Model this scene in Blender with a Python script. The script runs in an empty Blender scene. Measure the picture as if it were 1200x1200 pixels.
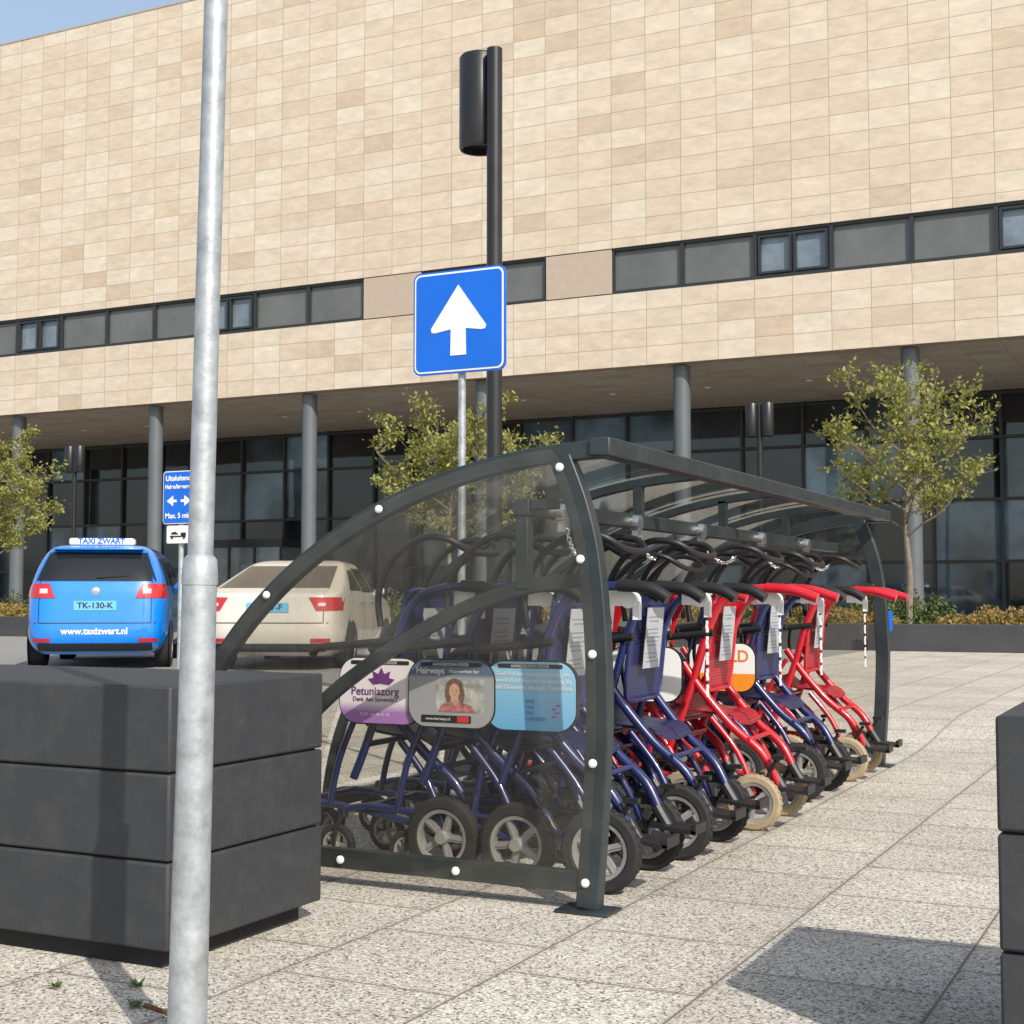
import bpy, math, random
from mathutils import Vector, Matrix, Quaternion
random.seed(7)
C=bpy.context.scene.collection
rad=math.radians
# ------------------------------------------------------------------ materials
def nt(name):
    m=bpy.data.materials.new(name); m.use_nodes=True
    n=m.node_tree; return m,n.nodes,n.links,n.nodes['Principled BSDF']
def mat(name,col,rough=.5,metal=0,var=.12,vscale=6,bump=0,bscale=60,coat=0,spec=.5,dirt=0):
    m,N,L,P=nt(name)
    P.inputs['Roughness'].default_value=rough; P.inputs['Metallic'].default_value=metal
    P.inputs['Coat Weight'].default_value=coat; P.inputs['Coat Roughness'].default_value=.05
    P.inputs['Specular IOR Level'].default_value=spec
    tc=N.new('ShaderNodeTexCoord'); no=N.new('ShaderNodeTexNoise'); no.inputs['Scale'].default_value=vscale
    no.inputs['Detail'].default_value=6; no.inputs['Roughness'].default_value=.65
    L.new(tc.outputs['Object'],no.inputs['Vector'])
    cr=N.new('ShaderNodeValToRGB'); L.new(no.outputs['Fac'],cr.inputs['Fac'])
    a=[max(0,c*(1-var)) for c in col]; b=[min(1,c*(1+var)) for c in col]
    cr.color_ramp.elements[0].position=.3; cr.color_ramp.elements[1].position=.7
    cr.color_ramp.elements[0].color=(*a,1); cr.color_ramp.elements[1].color=(*b,1)
    out=cr.outputs['Color']
    if dirt:
        n2=N.new('ShaderNodeTexNoise'); n2.inputs['Scale'].default_value=vscale*.5; n2.inputs['Detail'].default_value=12; n2.inputs['Roughness'].default_value=.8
        L.new(tc.outputs['Object'],n2.inputs['Vector'])
        r2=N.new('ShaderNodeValToRGB'); L.new(n2.outputs['Fac'],r2.inputs['Fac'])
        r2.color_ramp.elements[0].position=.48; r2.color_ramp.elements[1].position=.8
        r2.color_ramp.elements[0].color=(0,0,0,1); r2.color_ramp.elements[1].color=(dirt,dirt,dirt,1)
        mx=N.new('ShaderNodeMix'); mx.data_type='RGBA'; L.new(r2.outputs['Color'],mx.inputs['Factor'])
        L.new(out,mx.inputs['A']); mx.inputs['B'].default_value=(.22,.2,.17,1); out=mx.outputs['Result']
    L.new(out,P.inputs['Base Color'])
    mr=N.new('ShaderNodeMapRange'); mr.inputs['To Min'].default_value=max(0,rough-.08); mr.inputs['To Max'].default_value=min(1,rough+.1)
    L.new(no.outputs['Fac'],mr.inputs['Value']); L.new(mr.outputs['Result'],P.inputs['Roughness'])
    if bump:
        n3=N.new('ShaderNodeTexNoise'); n3.inputs['Scale'].default_value=bscale; n3.inputs['Detail'].default_value=4
        L.new(tc.outputs['Object'],n3.inputs['Vector'])
        bp=N.new('ShaderNodeBump'); bp.inputs['Strength'].default_value=bump; bp.inputs['Distance'].default_value=.01
        L.new(n3.outputs['Fac'],bp.inputs['Height']); L.new(bp.outputs['Normal'],P.inputs['Normal'])
    return m
def paving():
    m,N,L,P=nt('paving_slabs')
    tc=N.new('ShaderNodeTexCoord'); mp=N.new('ShaderNodeMapping'); mp.inputs['Rotation'].default_value=(0,0,rad(90)); mp.inputs['Location'].default_value=(.18,.1,0)
    L.new(tc.outputs['Object'],mp.inputs['Vector'])
    br=N.new('ShaderNodeTexBrick'); br.inputs['Scale'].default_value=1; br.inputs['Brick Width'].default_value=.6; br.inputs['Row Height'].default_value=.6
    br.inputs['Mortar Size'].default_value=.005; br.inputs['Mortar Smooth'].default_value=.5
    br.inputs['Color1'].default_value=(0,0,0,1); br.inputs['Color2'].default_value=(1,1,1,1); br.inputs['Mortar'].default_value=(.5,.5,.5,1)
    L.new(mp.outputs['Vector'],br.inputs['Vector'])
    vo=N.new('ShaderNodeTexVoronoi'); vo.inputs['Scale'].default_value=140; L.new(tc.outputs['Object'],vo.inputs['Vector'])
    wn=N.new('ShaderNodeSeparateColor'); L.new(vo.outputs['Color'],wn.inputs['Color'])
    cr=N.new('ShaderNodeValToRGB'); L.new(wn.outputs['Red'],cr.inputs['Fac']); cr.color_ramp.interpolation='CONSTANT'
    e=cr.color_ramp.elements; e[0].position=0; e[0].color=(.14,.12,.095,1); e[1].position=.12; e[1].color=(.36,.325,.265,1)
    for p,c in ((.30,(.50,.46,.385,1)),(.58,(.59,.55,.47,1)),(.82,(.73,.695,.61,1))):
        x=e.new(p); x.color=c
    r=N.new('ShaderNodeMapRange'); L.new(br.outputs['Color'],r.inputs['Value']); r.inputs['To Min'].default_value=.87; r.inputs['To Max'].default_value=1.03
    no=N.new('ShaderNodeTexNoise'); no.inputs['Scale'].default_value=.9; no.inputs['Detail'].default_value=9; no.inputs['Roughness'].default_value=.72; L.new(tc.outputs['Object'],no.inputs['Vector'])
    r2=N.new('ShaderNodeMapRange'); L.new(no.outputs['Fac'],r2.inputs['Value']); r2.inputs['From Min'].default_value=.3; r2.inputs['From Max'].default_value=.7; r2.inputs['To Min'].default_value=.77; r2.inputs['To Max'].default_value=1.06
    mu=N.new('ShaderNodeMath'); mu.operation='MULTIPLY'; L.new(r.outputs[0],mu.inputs[0]); L.new(r2.outputs[0],mu.inputs[1])
    br2=N.new('ShaderNodeTexBrick')
    for k in ('Scale','Brick Width','Row Height'): br2.inputs[k].default_value=br.inputs[k].default_value
    br2.inputs['Mortar Size'].default_value=.035; br2.inputs['Mortar Smooth'].default_value=1; L.new(mp.outputs['Vector'],br2.inputs['Vector'])
    r3=N.new('ShaderNodeMapRange'); L.new(br2.outputs['Fac'],r3.inputs['Value']); r3.inputs['To Min'].default_value=1; r3.inputs['To Max'].default_value=.84
    mu2=N.new('ShaderNodeMath'); mu2.operation='MULTIPLY'; L.new(mu.outputs[0],mu2.inputs[0]); L.new(r3.outputs[0],mu2.inputs[1])
    mx=N.new('ShaderNodeMix'); mx.data_type='RGBA'; mx.blend_type='MULTIPLY'; mx.inputs['Factor'].default_value=1
    L.new(cr.outputs['Color'],mx.inputs['A']); L.new(mu2.outputs[0],mx.inputs['B'])
    m2=N.new('ShaderNodeMix'); m2.data_type='RGBA'; L.new(br.outputs['Fac'],m2.inputs['Factor']); L.new(mx.outputs['Result'],m2.inputs['A']); m2.inputs['B'].default_value=(.17,.145,.11,1)
    L.new(m2.outputs['Result'],P.inputs['Base Color']); P.inputs['Roughness'].default_value=.9
    bp=N.new('ShaderNodeBump'); bp.inputs['Strength'].default_value=.35; bp.inputs['Distance'].default_value=.003
    ma=N.new('ShaderNodeMath'); ma.operation='SUBTRACT'; L.new(wn.outputs['Green'],ma.inputs[0]); L.new(br.outputs['Fac'],ma.inputs[1])
    L.new(ma.outputs[0],bp.inputs['Height']); L.new(bp.outputs['Normal'],P.inputs['Normal'])
    return m
def travertine(name,flat=False,dark=1,tint=(1,1,1)):
    m,N,L,P=nt(name)
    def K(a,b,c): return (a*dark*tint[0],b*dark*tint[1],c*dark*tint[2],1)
    tc=N.new('ShaderNodeTexCoord'); sp=N.new('ShaderNodeSeparateXYZ'); L.new(tc.outputs['Object'],sp.inputs[0])
    cb=N.new('ShaderNodeCombineXYZ'); L.new(sp.outputs['X'],cb.inputs[0]); L.new(sp.outputs['Y' if flat else 'Z'],cb.inputs[1])
    of=N.new('ShaderNodeVectorMath'); of.operation='ADD'; L.new(cb.outputs[0],of.inputs[0]); of.inputs[1].default_value=(-15.464+102.24,-9.4+51.5,0)
    br=N.new('ShaderNodeTexBrick'); br.inputs['Scale'].default_value=1; br.inputs['Brick Width'].default_value=1.0224; br.inputs['Row Height'].default_value=.515
    br.inputs['Mortar Size'].default_value=.007; br.inputs['Mortar Smooth'].default_value=0
    br.inputs['Color1'].default_value=(0,0,0,1); br.inputs['Color2'].default_value=(1,1,1,1); br.offset=0
    L.new(of.outputs[0],br.inputs['Vector'])
    cr=N.new('ShaderNodeValToRGB'); L.new(br.outputs['Color'],cr.inputs['Fac'])
    e=cr.color_ramp.elements; e[0].position=0; e[0].color=K(.50,.405,.30); e[1].position=1; e[1].color=K(.615,.545,.44)
    x=e.new(.12); x.color=K(.555,.465,.355); x=e.new(.65); x.color=K(.585,.50,.395)
    ad=N.new('ShaderNodeVectorMath'); ad.operation='MULTIPLY_ADD'; L.new(br.outputs['Color'],ad.inputs[0]); ad.inputs[1].default_value=(37,19,5); L.new(cb.outputs[0],ad.inputs[2])
    mp=N.new('ShaderNodeMapping'); mp.inputs['Scale'].default_value=(1,2.2,1); L.new(ad.outputs[0],mp.inputs['Vector'])
    no=N.new('ShaderNodeTexNoise'); no.inputs['Scale'].default_value=1.8; no.inputs['Detail'].default_value=9; no.inputs['Roughness'].default_value=.72; L.new(mp.outputs[0],no.inputs['Vector'])
    r=N.new('ShaderNodeMapRange'); L.new(no.outputs['Fac'],r.inputs['Value']); r.inputs['From Min'].default_value=.3; r.inputs['From Max'].default_value=.7; r.inputs['To Min'].default_value=.84; r.inputs['To Max'].default_value=1.12
    mx=N.new('ShaderNodeMix'); mx.data_type='RGBA'; mx.blend_type='MULTIPLY'; mx.inputs['Factor'].default_value=1; L.new(cr.outputs[0],mx.inputs['A']); L.new(r.outputs[0],mx.inputs['B'])
    m2=N.new('ShaderNodeMix'); m2.data_type='RGBA'; L.new(br.outputs['Fac'],m2.inputs['Factor']); L.new(mx.outputs['Result'],m2.inputs['A']); m2.inputs['B'].default_value=K(.26,.21,.16)
    L.new(m2.outputs['Result'],P.inputs['Base Color']); P.inputs['Roughness'].default_value=.65; P.inputs['Specular IOR Level'].default_value=.3
    return m
def glasspanel(name,tint,refl=.16):
    m,N,L,P=nt(name); N.remove(P); out=N['Material Output']
    tr=N.new('ShaderNodeBsdfTransparent'); g=N.new('ShaderNodeBsdfGlossy'); g.inputs['Roughness'].default_value=.04; g.inputs['Color'].default_value=(.9,.9,.9,1)
    d=N.new('ShaderNodeBsdfDiffuse'); d.inputs['Color'].default_value=(.42,.40,.36,1)
    tc=N.new('ShaderNodeTexCoord'); no=N.new('ShaderNodeTexNoise'); no.inputs['Scale'].default_value=5; no.inputs['Detail'].default_value=10; no.inputs['Roughness'].default_value=.7; L.new(tc.outputs['Object'],no.inputs['Vector'])
    cr=N.new('ShaderNodeValToRGB'); L.new(no.outputs['Fac'],cr.inputs['Fac']); cr.color_ramp.elements[0].position=.4; cr.color_ramp.elements[1].position=.8
    cr.color_ramp.elements[0].color=(.02,.02,.02,1); cr.color_ramp.elements[1].color=(.07,.07,.07,1)
    tr.inputs['Color'].default_value=(*tint,1)
    m1=N.new('ShaderNodeMixShader'); L.new(cr.outputs[0],m1.inputs[0]); L.new(tr.outputs[0],m1.inputs[1]); L.new(d.outputs[0],m1.inputs[2])
    f=N.new('ShaderNodeLayerWeight'); f.inputs[0].default_value=.5
    pw=N.new('ShaderNodeMath'); pw.operation='POWER'; L.new(f.outputs['Facing'],pw.inputs[0]); pw.inputs[1].default_value=4
    ml=N.new('ShaderNodeMath'); ml.operation='MULTIPLY_ADD'; L.new(pw.outputs[0],ml.inputs[0]); ml.inputs[1].default_value=.6; ml.inputs[2].default_value=.04
    m2=N.new('ShaderNodeMixShader'); L.new(ml.outputs[0],m2.inputs[0]); L.new(m1.outputs[0],m2.inputs[1]); L.new(g.outputs[0],m2.inputs[2])
    L.new(m2.outputs[0],out.inputs[0]); return m
def perforated(name,col,axes):
    m,N,L,P=nt(name); P.inputs['Roughness'].default_value=.42
    tc=N.new('ShaderNodeTexCoord'); sp=N.new('ShaderNodeSeparateXYZ'); L.new(tc.outputs['Object'],sp.inputs[0])
    def fr(o):
        a=N.new('ShaderNodeMath'); a.operation='MULTIPLY'; L.new(o,a.inputs[0]); a.inputs[1].default_value=70
        b=N.new('ShaderNodeMath'); b.operation='FRACT'; L.new(a.outputs[0],b.inputs[0])
        c=N.new('ShaderNodeMath'); c.operation='SUBTRACT'; L.new(b.outputs[0],c.inputs[0]); c.inputs[1].default_value=.5
        d=N.new('ShaderNodeMath'); d.operation='POWER'; L.new(c.outputs[0],d.inputs[0]); d.inputs[1].default_value=2; return d.outputs[0]
    s=N.new('ShaderNodeMath'); s.operation='ADD'; L.new(fr(sp.outputs[axes[0]]),s.inputs[0]); L.new(fr(sp.outputs[axes[1]]),s.inputs[1])
    g=N.new('ShaderNodeMath'); g.operation='GREATER_THAN'; L.new(s.outputs[0],g.inputs[0]); g.inputs[1].default_value=.09
    mx=N.new('ShaderNodeMix'); mx.data_type='RGBA'; L.new(g.outputs[0],mx.inputs['Factor']); mx.inputs['A'].default_value=(*[c*.15 for c in col],1); mx.inputs['B'].default_value=(*col,1)
    L.new(mx.outputs['Result'],P.inputs['Base Color']); return m
def leafmat(name,c1,c2):
    m,N,L,P=nt(name)
    ge=N.new('ShaderNodeNewGeometry'); cr=N.new('ShaderNodeValToRGB'); L.new(ge.outputs['Random Per Island'],cr.inputs['Fac'])
    cr.color_ramp.elements[0].color=(*c1,1); cr.color_ramp.elements[1].color=(*c2,1)
    L.new(cr.outputs[0],P.inputs['Base Color']); P.inputs['Roughness'].default_value=.6
    t=N.new('ShaderNodeBsdfTranslucent'); L.new(cr.outputs[0],t.inputs['Color']); mx=N.new('ShaderNodeMixShader'); mx.inputs[0].default_value=.35
    L.new(P.outputs[0],mx.inputs[1]); L.new(t.outputs[0],mx.inputs[2]); L.new(mx.outputs[0],N['Material Output'].inputs[0]); return m
def darkglass(name,pane=(2.04,1.9)):
    m,N,L,P=nt(name)
    tc=N.new('ShaderNodeTexCoord'); sp=N.new('ShaderNodeSeparateXYZ'); L.new(tc.outputs['Object'],sp.inputs[0]); cb=N.new('ShaderNodeCombineXYZ'); L.new(sp.outputs['X'],cb.inputs[0]); L.new(sp.outputs['Z'],cb.inputs[1])
    of=N.new('ShaderNodeVectorMath'); of.operation='ADD'; L.new(cb.outputs[0],of.inputs[0]); of.inputs[1].default_value=(55+2.04*20,.13+1.9*5-.3,0)
    br=N.new('ShaderNodeTexBrick'); br.offset=0; br.inputs['Scale'].default_value=1; br.inputs['Brick Width'].default_value=pane[0]; br.inputs['Row Height'].default_value=pane[1]; br.inputs['Mortar Size'].default_value=0
    br.inputs['Color1'].default_value=(0,0,0,1); br.inputs['Color2'].default_value=(1,1,1,1); L.new(of.outputs[0],br.inputs['Vector'])
    cr=N.new('ShaderNodeValToRGB'); L.new(br.outputs['Color'],cr.inputs['Fac']); e=cr.color_ramp.elements
    e[0].color=(.008,.011,.015,1); e[1].color=(.16,.27,.38,1); x=e.new(.5); x.color=(.016,.022,.03,1); x=e.new(.75); x.color=(.06,.095,.13,1)  # random paler blue panes: sky reflection put into the base colour
    no=N.new('ShaderNodeTexNoise'); no.inputs['Scale'].default_value=.5; no.inputs['Detail'].default_value=3; L.new(tc.outputs['Object'],no.inputs['Vector'])
    mx=N.new('ShaderNodeMix'); mx.data_type='RGBA'; mx.blend_type='MULTIPLY'; mx.inputs['Factor'].default_value=1; L.new(cr.outputs[0],mx.inputs['A'])
    r=N.new('ShaderNodeMapRange'); L.new(no.outputs['Fac'],r.inputs['Value']); r.inputs['From Min'].default_value=.4; r.inputs['From Max'].default_value=.62; r.inputs['To Min'].default_value=.5; r.inputs['To Max'].default_value=1.5; L.new(r.outputs[0],mx.inputs['B'])
    L.new(mx.outputs['Result'],P.inputs['Base Color']); P.inputs['Roughness'].default_value=.03; P.inputs['Specular IOR Level'].default_value=.7
    bp=N.new('ShaderNodeBump'); bp.inputs['Strength'].default_value=.06; bp.inputs['Distance'].default_value=.05; n2=N.new('ShaderNodeTexNoise'); n2.inputs['Scale'].default_value=.5; L.new(tc.outputs['Object'],n2.inputs['Vector']); L.new(n2.outputs['Fac'],bp.inputs['Height']); L.new(bp.outputs[0],P.inputs['Normal'])
    return m
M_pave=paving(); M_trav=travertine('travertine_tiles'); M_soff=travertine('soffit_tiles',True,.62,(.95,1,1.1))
M_asph=mat('asphalt',(.24,.235,.22),.9,var=.2,vscale=9,bump=.4,bscale=120)
M_frame=mat('anthracite_steel',(.022,.031,.034),.42,var=.25,vscale=5,bump=.05,dirt=.08)
M_plant=mat('anthracite_board',(.030,.032,.036),.58,var=.08,vscale=14,bump=.2,bscale=260,dirt=.10)
M_plinth=mat('dark_plinth',(.012,.012,.013),.8)
M_galv=mat('galvanised_steel',(.36,.39,.41),.5,.45,var=.3,vscale=18,bump=.12,bscale=60,dirt=.12)
M_black=mat('black_plastic',(.012,.012,.013),.45,var=.2)
M_blackp=mat('black_paint',(.014,.014,.015),.35,var=.2,vscale=3)
M_tyre=mat('black_rubber',(.018,.018,.018),.85,var=.25,vscale=20)
M_btyre=mat('tan_rubber',(.33,.26,.165),.85,var=.2,vscale=15)
M_rim=mat('silver_rim',(.33,.33,.32),.45,.3,var=.2)
M_cblue=mat('navy_paint',(.012,.020,.095),.3,var=.15,coat=.4)
M_cred=mat('red_paint',(.47,.010,.020),.3,var=.1,coat=.4)
M_pblue=perforated('navy_perforated',(.025,.036,.12),('Y','Z')); M_pred=perforated('red_perforated',(.45,.015,.03),('Y','Z'))
M_sblue=perforated('navy_perforated_seat',(.018,.028,.10),('X','Y')); M_sred=perforated('red_perforated_seat',(.42,.012,.025),('X','Y'))
M_chrome=mat('chrome',(.7,.7,.7),.25,.9,var=.1)
M_white=mat('white_plastic',(.74,.74,.72),.4,var=.05)
M_label=mat('grey_label',(.40,.42,.45),.5,var=.08); M_txt=mat('grey_print',(.2,.21,.24),.6)
M_glass=glasspanel('smoked_acrylic',(.87,.85,.805)); M_roof=glasspanel('smoked_acrylic_roof',(.83,.815,.78))
M_sblu=mat('traffic_blue',(.0,.12,.60),.35,var=.05,vscale=3,coat=.2); M_swh=mat('sign_white',(.76,.76,.76),.4,var=.03)
M_taxi=mat('taxi_blue_paint',(.0,.19,.68),.25,var=.04,coat=1); M_beige=mat('cream_paint',(.60,.57,.51),.3,.1,var=.04,coat=1)
M_cglass=mat('car_glass',(.012,.014,.016),.05,var=.3,vscale=2,spec=.6); M_red=mat('tail_lamp_red',(.45,.01,.015),.15,var=.1,coat=1)
M_pink=mat('lamp_clear',(.7,.5,.5),.15,var=.05,coat=1); M_plate=mat('taxi_plate',(.12,.42,.65),.4,var=.04); M_blk=mat('print_black',(.01,.01,.01),.5)
M_trim=mat('window_frame',(.022,.025,.028),.4,var=.15); M_panel=mat('grey_glass_panel',(.12,.125,.12),.12,var=.2,vscale=.6,spec=.5)
M_win=mat('light_window_glass',(.15,.19,.22),.04,var=.5,vscale=.7,spec=.8); M_bpanel=mat('beige_panel',(.43,.35,.275),.5,var=.06)
M_dglass=darkglass('dark_curtain_glass'); M_col=mat('column_grey_paint',(.10,.115,.125),.45,var=.08,vscale=1)
M_bark=mat('bark',(.19,.155,.12),.9,var=.3,vscale=12,bump=.5,bscale=40)
M_leafT=leafmat('young_leaves',(.15,.18,.03),(.36,.35,.09)); M_leafG=leafmat('shrub_leaves',(.05,.09,.02),(.16,.21,.05)); M_leafO=leafmat('ochre_leaves',(.18,.15,.03),(.40,.27,.09))
M_soil=mat('soil',(.06,.045,.03),.95,var=.4,vscale=8,bump=.6)
M_wall=mat('dark_bed_wall',(.045,.047,.05),.7,var=.2,vscale=2)
M_rust=mat('rusty_steel',(.12,.05,.02),.9,var=.5,vscale=25)
# ------------------------------------------------------------------ builder
class B:
    def __init__(s): s.v=[]; s.f=[]; s.m=[]; s.norec=False
    def add(s,vs,fs,mi=0):
        o=len(s.v); s.v+= [tuple(p) for p in vs]; s.f+=[tuple(i+o for i in f) for f in fs]; s.m+=[mi]*len(fs); return s
    def box(s,x,y,z,sx,sy,sz,mi=0,rot=None):
        c=Vector((x,y,z)); vs=[]
        for dz in(-.5,.5):
            for dy in(-.5,.5):
                for dx in(-.5,.5):
                    p=Vector((dx*sx,dy*sy,dz*sz)); 
                    if rot: p=rot@p
                    vs.append(c+p)
        return s.add(vs,[(0,2,3,1),(4,5,7,6),(0,1,5,4),(2,6,7,3),(0,4,6,2),(1,3,7,5)],mi)
    def bx(s,x0,x1,y0,y1,z0,z1,mi=0): return s.box((x0+x1)/2,(y0+y1)/2,(z0+z1)/2,x1-x0,y1-y0,z1-z0,mi)
    def tube(s,pts,r,seg=8,mi=0,caps=True):
        pts=[Vector(p) for p in pts]; n=len(pts)
        rs=r if isinstance(r,(list,tuple)) else [r]*n
        t0=(pts[1]-pts[0]).normalized(); u=t0.orthogonal().normalized(); vs=[]; pt=t0
        for i,p in enumerate(pts):
            t=(pts[min(i+1,n-1)]-pts[max(i-1,0)]).normalized()
            u=(pt.rotation_difference(t)@u); u=(u-t*u.dot(t)).normalized(); w=t.cross(u); pt=t
            for k in range(seg):
                a=2*math.pi*k/seg; vs.append(p+(u*math.cos(a)+w*math.sin(a))*rs[i])
        fs=[(i*seg+k,i*seg+(k+1)%seg,(i+1)*seg+(k+1)%seg,(i+1)*seg+k) for i in range(n-1) for k in range(seg)]
        if caps: fs+=[tuple(range(seg))[::-1],tuple((n-1)*seg+k for k in range(seg))]
        return s.add(vs,fs,mi)
    def lathe(s,prof,c,axis=(0,0,1),seg=24,mi=0,closed=False):
        ax=Vector(axis).normalized(); u=ax.orthogonal().normalized(); w=ax.cross(u); c=Vector(c); vs=[]
        for r,h in prof:
            for k in range(seg):
                a=2*math.pi*k/seg; vs.append(c+ax*h+(u*math.cos(a)+w*math.sin(a))*max(r,1e-4))
        n=len(prof); rng=range(n if closed else n-1)
        fs=[(i*seg+k,i*seg+(k+1)%seg,((i+1)%n)*seg+(k+1)%seg,((i+1)%n)*seg+k) for i in rng for k in range(seg)]
        return s.add(vs,fs,mi)
    def grid(s,rows,mi=0,close=False):
        n=len(rows[0]); vs=[p for r in rows for p in r]; fs=[]
        for i in range(len(rows)-1):
            for k in range(n if close else n-1):
                fs.append((i*n+k,i*n+(k+1)%n,(i+1)*n+(k+1)%n,(i+1)*n+k))
        return s.add(vs,fs,mi)
    def sweep(s,pts,w,d,y,mi=0):
        n=len(pts); rows=[]
        for i,p in enumerate(pts):
            a=pts[max(i-1,0)]; b=pts[min(i+1,n-1)]; t=Vector((b[0]-a[0],b[1]-a[1])).normalized(); nx,nz=-t.y,t.x
            rows.append([(p[0]+nx*d/2*q,y+w/2*e,p[1]+nz*d/2*q) for q,e in((1,-1),(1,1),(-1,1),(-1,-1))])
        s.grid(rows,mi,True); o=len(s.v)-4*n
        s.f+=[(o,o+1,o+2,o+3),(o+4*n-4,o+4*n-1,o+4*n-2,o+4*n-3)]; s.m+=[mi,mi]; return s
    def prism(s,poly,y0,y1,mi=0):
        n=len(poly); vs=[(p[0],y0,p[1]) for p in poly]+[(p[0],y1,p[1]) for p in poly]
        return s.add(vs,[tuple(range(n)),tuple(range(2*n-1,n-1,-1))]+[(i,(i+1)%n,n+(i+1)%n,n+i) for i in range(n)],mi)
def cat(pts,n=6):
    P=[Vector(p) for p in pts]; o=[]
    for i in range(len(P)-1):
        a=P[max(i-1,0)];b=P[i];c=P[i+1];d=P[min(i+2,len(P)-1)]
        for k in range(n):
            t=k/n; o.append(.5*((2*b)+(c-a)*t+(2*a-5*b+4*c-d)*t*t+(3*b-a-3*c+d)*t**3))
    o.append(P[-1]); return o
import bmesh
def mesh(b,name,mats,shift=(0,0,0),smooth=True,ang=35):
    me=bpy.data.meshes.new(name); sx,sy,sz=shift
    me.from_pydata([(v[0]-sx,v[1]-sy,v[2]-sz) for v in b.v],[],b.f)
    for m in mats: me.materials.append(m)
    me.polygons.foreach_set('material_index',b.m)
    if not b.norec:
        bm=bmesh.new(); bm.from_mesh(me); bmesh.ops.recalc_face_normals(bm,faces=bm.faces); bm.to_mesh(me); bm.free()
    if smooth:
        me.polygons.foreach_set('use_smooth',[True]*len(me.polygons)); me.set_sharp_from_angle(angle=rad(ang))
    me.update(); return me
def link(name,data,parent=None,label=None):
    o=bpy.data.objects.new(name,data); C.objects.link(o)
    if parent: o.parent=parent
    if label: o['label']=label
    return o
class Thing:
    def __init__(s,name,label,cat_,loc=(0,0,0),rz=0,group=None,world=False):
        s.o=link(name,None); s.o.location=loc; s.o.rotation_euler=(0,0,rz); s.o.empty_display_size=.2
        s.o['label']=label; s.o['category']=cat_; s.loc=loc if world else (0,0,0)
        if group: s.o['group']=group
    def part(s,name,b,mats,bevel=0,parent=None,label=None,ang=35):
        if not isinstance(mats,(list,tuple)): mats=[mats]
        o=link(name,mesh(b,name,mats,s.loc,ang=ang),parent or s.o,label)
        if bevel:
            m=o.modifiers.new('bevel','BEVEL'); m.width=bevel; m.segments=2; m.limit_method='ANGLE'; m.angle_limit=rad(40)
        return o
    def text(s,name,txt,size,mtx,mt,parent=None,align='CENTER',bold=0,ext=.0008,sx=1):
        cu=bpy.data.curves.new(name,'FONT'); cu.body=txt; cu.size=size; cu.align_x=align; cu.align_y='CENTER'; cu.extrude=ext; cu.offset=bold
        t=bpy.data.objects.new(name,cu); C.objects.link(t); bpy.context.view_layer.update()
        me=bpy.data.meshes.new_from_object(t.evaluated_get(bpy.context.evaluated_depsgraph_get()))
        bpy.data.objects.remove(t); me.transform(Matrix.Diagonal((sx,1,1,1))); me.transform(Matrix.Translation(Vector(s.loc)*-1)@mtx); me.materials.clear(); me.materials.append(mt)
        return link(name,me,parent or s.o)
def MX(loc,X,Y,Z):
    m=Matrix.Identity(4)
    for i in range(3): m[i][0]=X[i]; m[i][1]=Y[i]; m[i][2]=Z[i]; m[i][3]=loc[i]
    return m
def faceY(x,y,z): return MX((x,y,z),(1,0,0),(0,0,1),(0,-1,0))
def faceX(x,y,z): return MX((x,y,z),(0,-1,0),(0,0,1),(-1,0,0))
def rrect(cx,cz,w,h,r,n=6):
    p=[]
    for sx,sz,a0 in((1,1,0),(-1,1,90),(-1,-1,180),(1,-1,270)):
        for k in range(n+1):
            a=rad(a0+90*k/n); p.append((cx+sx*(w/2-r)+r*math.cos(a),cz+sz*(h/2-r)+r*math.sin(a)))
    return p
# ------------------------------------------------------------------ ground
def gz(y): 
    t=min(1,max(0,(y-10)/2.5)); return .13*(t*t*(3-2*t))
b=B(); ys=[-400]+[10+.25*i for i in range(11)]+[500]
b.grid([[(x,y,gz(y)) for x in(-500,-60,-20,0,20,500)] for y in ys]); 
g=link('ground',mesh(b,'ground',[M_pave])); g['kind']='structure'
b=B(); b.grid([[(x,y,.134) for x in(-90,-50,-20,-5.6)] for y in(13,17,21,25.85)]); g=link('road',mesh(b,'road',[M_asph])); g['kind']='structure'
b=B(); b.bx(-5.6,-5.48,13,25.85,.10,.14); 
g=link('kerb',mesh(b,'kerb',[mat('kerb_concrete',(.4,.38,.34),.85)])); g['kind']='structure'
b=B()
for p,q in (((-2.6,3.02),(-2.02,2.86)),((-2.0,2.85),(-1.45,2.72))):
    b.tube([(p[0],p[1],.003),(q[0],q[1],.003)],.008,6)
g=link('drain_edge',mesh(b,'drain_edge',[M_rust])); g['kind']='structure'
# ------------------------------------------------------------------ hospital building
FY=36.0
T=Thing('building','long travertine-clad building with a window strip over a columned canopy','building',(-20,FY,.13),world=True)
b=B(); x0,x1=-75,30
b.bx(x0,x1,FY,FY+.4,7.47,9.53); b.bx(x0,x1,FY,FY+.4,10.83,20.8); b.bx(x0,x1,FY+.4,FY+25,7.48,20.75)
o=T.part('wall',b,M_trav)
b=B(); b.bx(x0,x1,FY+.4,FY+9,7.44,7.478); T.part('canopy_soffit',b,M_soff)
b=B(); b.bx(x0,x1,FY-.02,FY+.44,20.8,20.86); T.part('parapet_coping',b,mat('coping_metal',(.35,.33,.3),.5))
step=.0568*FY; types={0:'d',1:'d',2:'w',3:'d',4:'d',5:'b',6:'d',7:'d',8:'b',9:'d',10:'d',11:'w',12:'d',13:'d',14:'d',15:'w',16:'d',17:'d',18:'b',-1:'w',-2:'d',-3:'d',-4:'b',-5:'d'}
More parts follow.
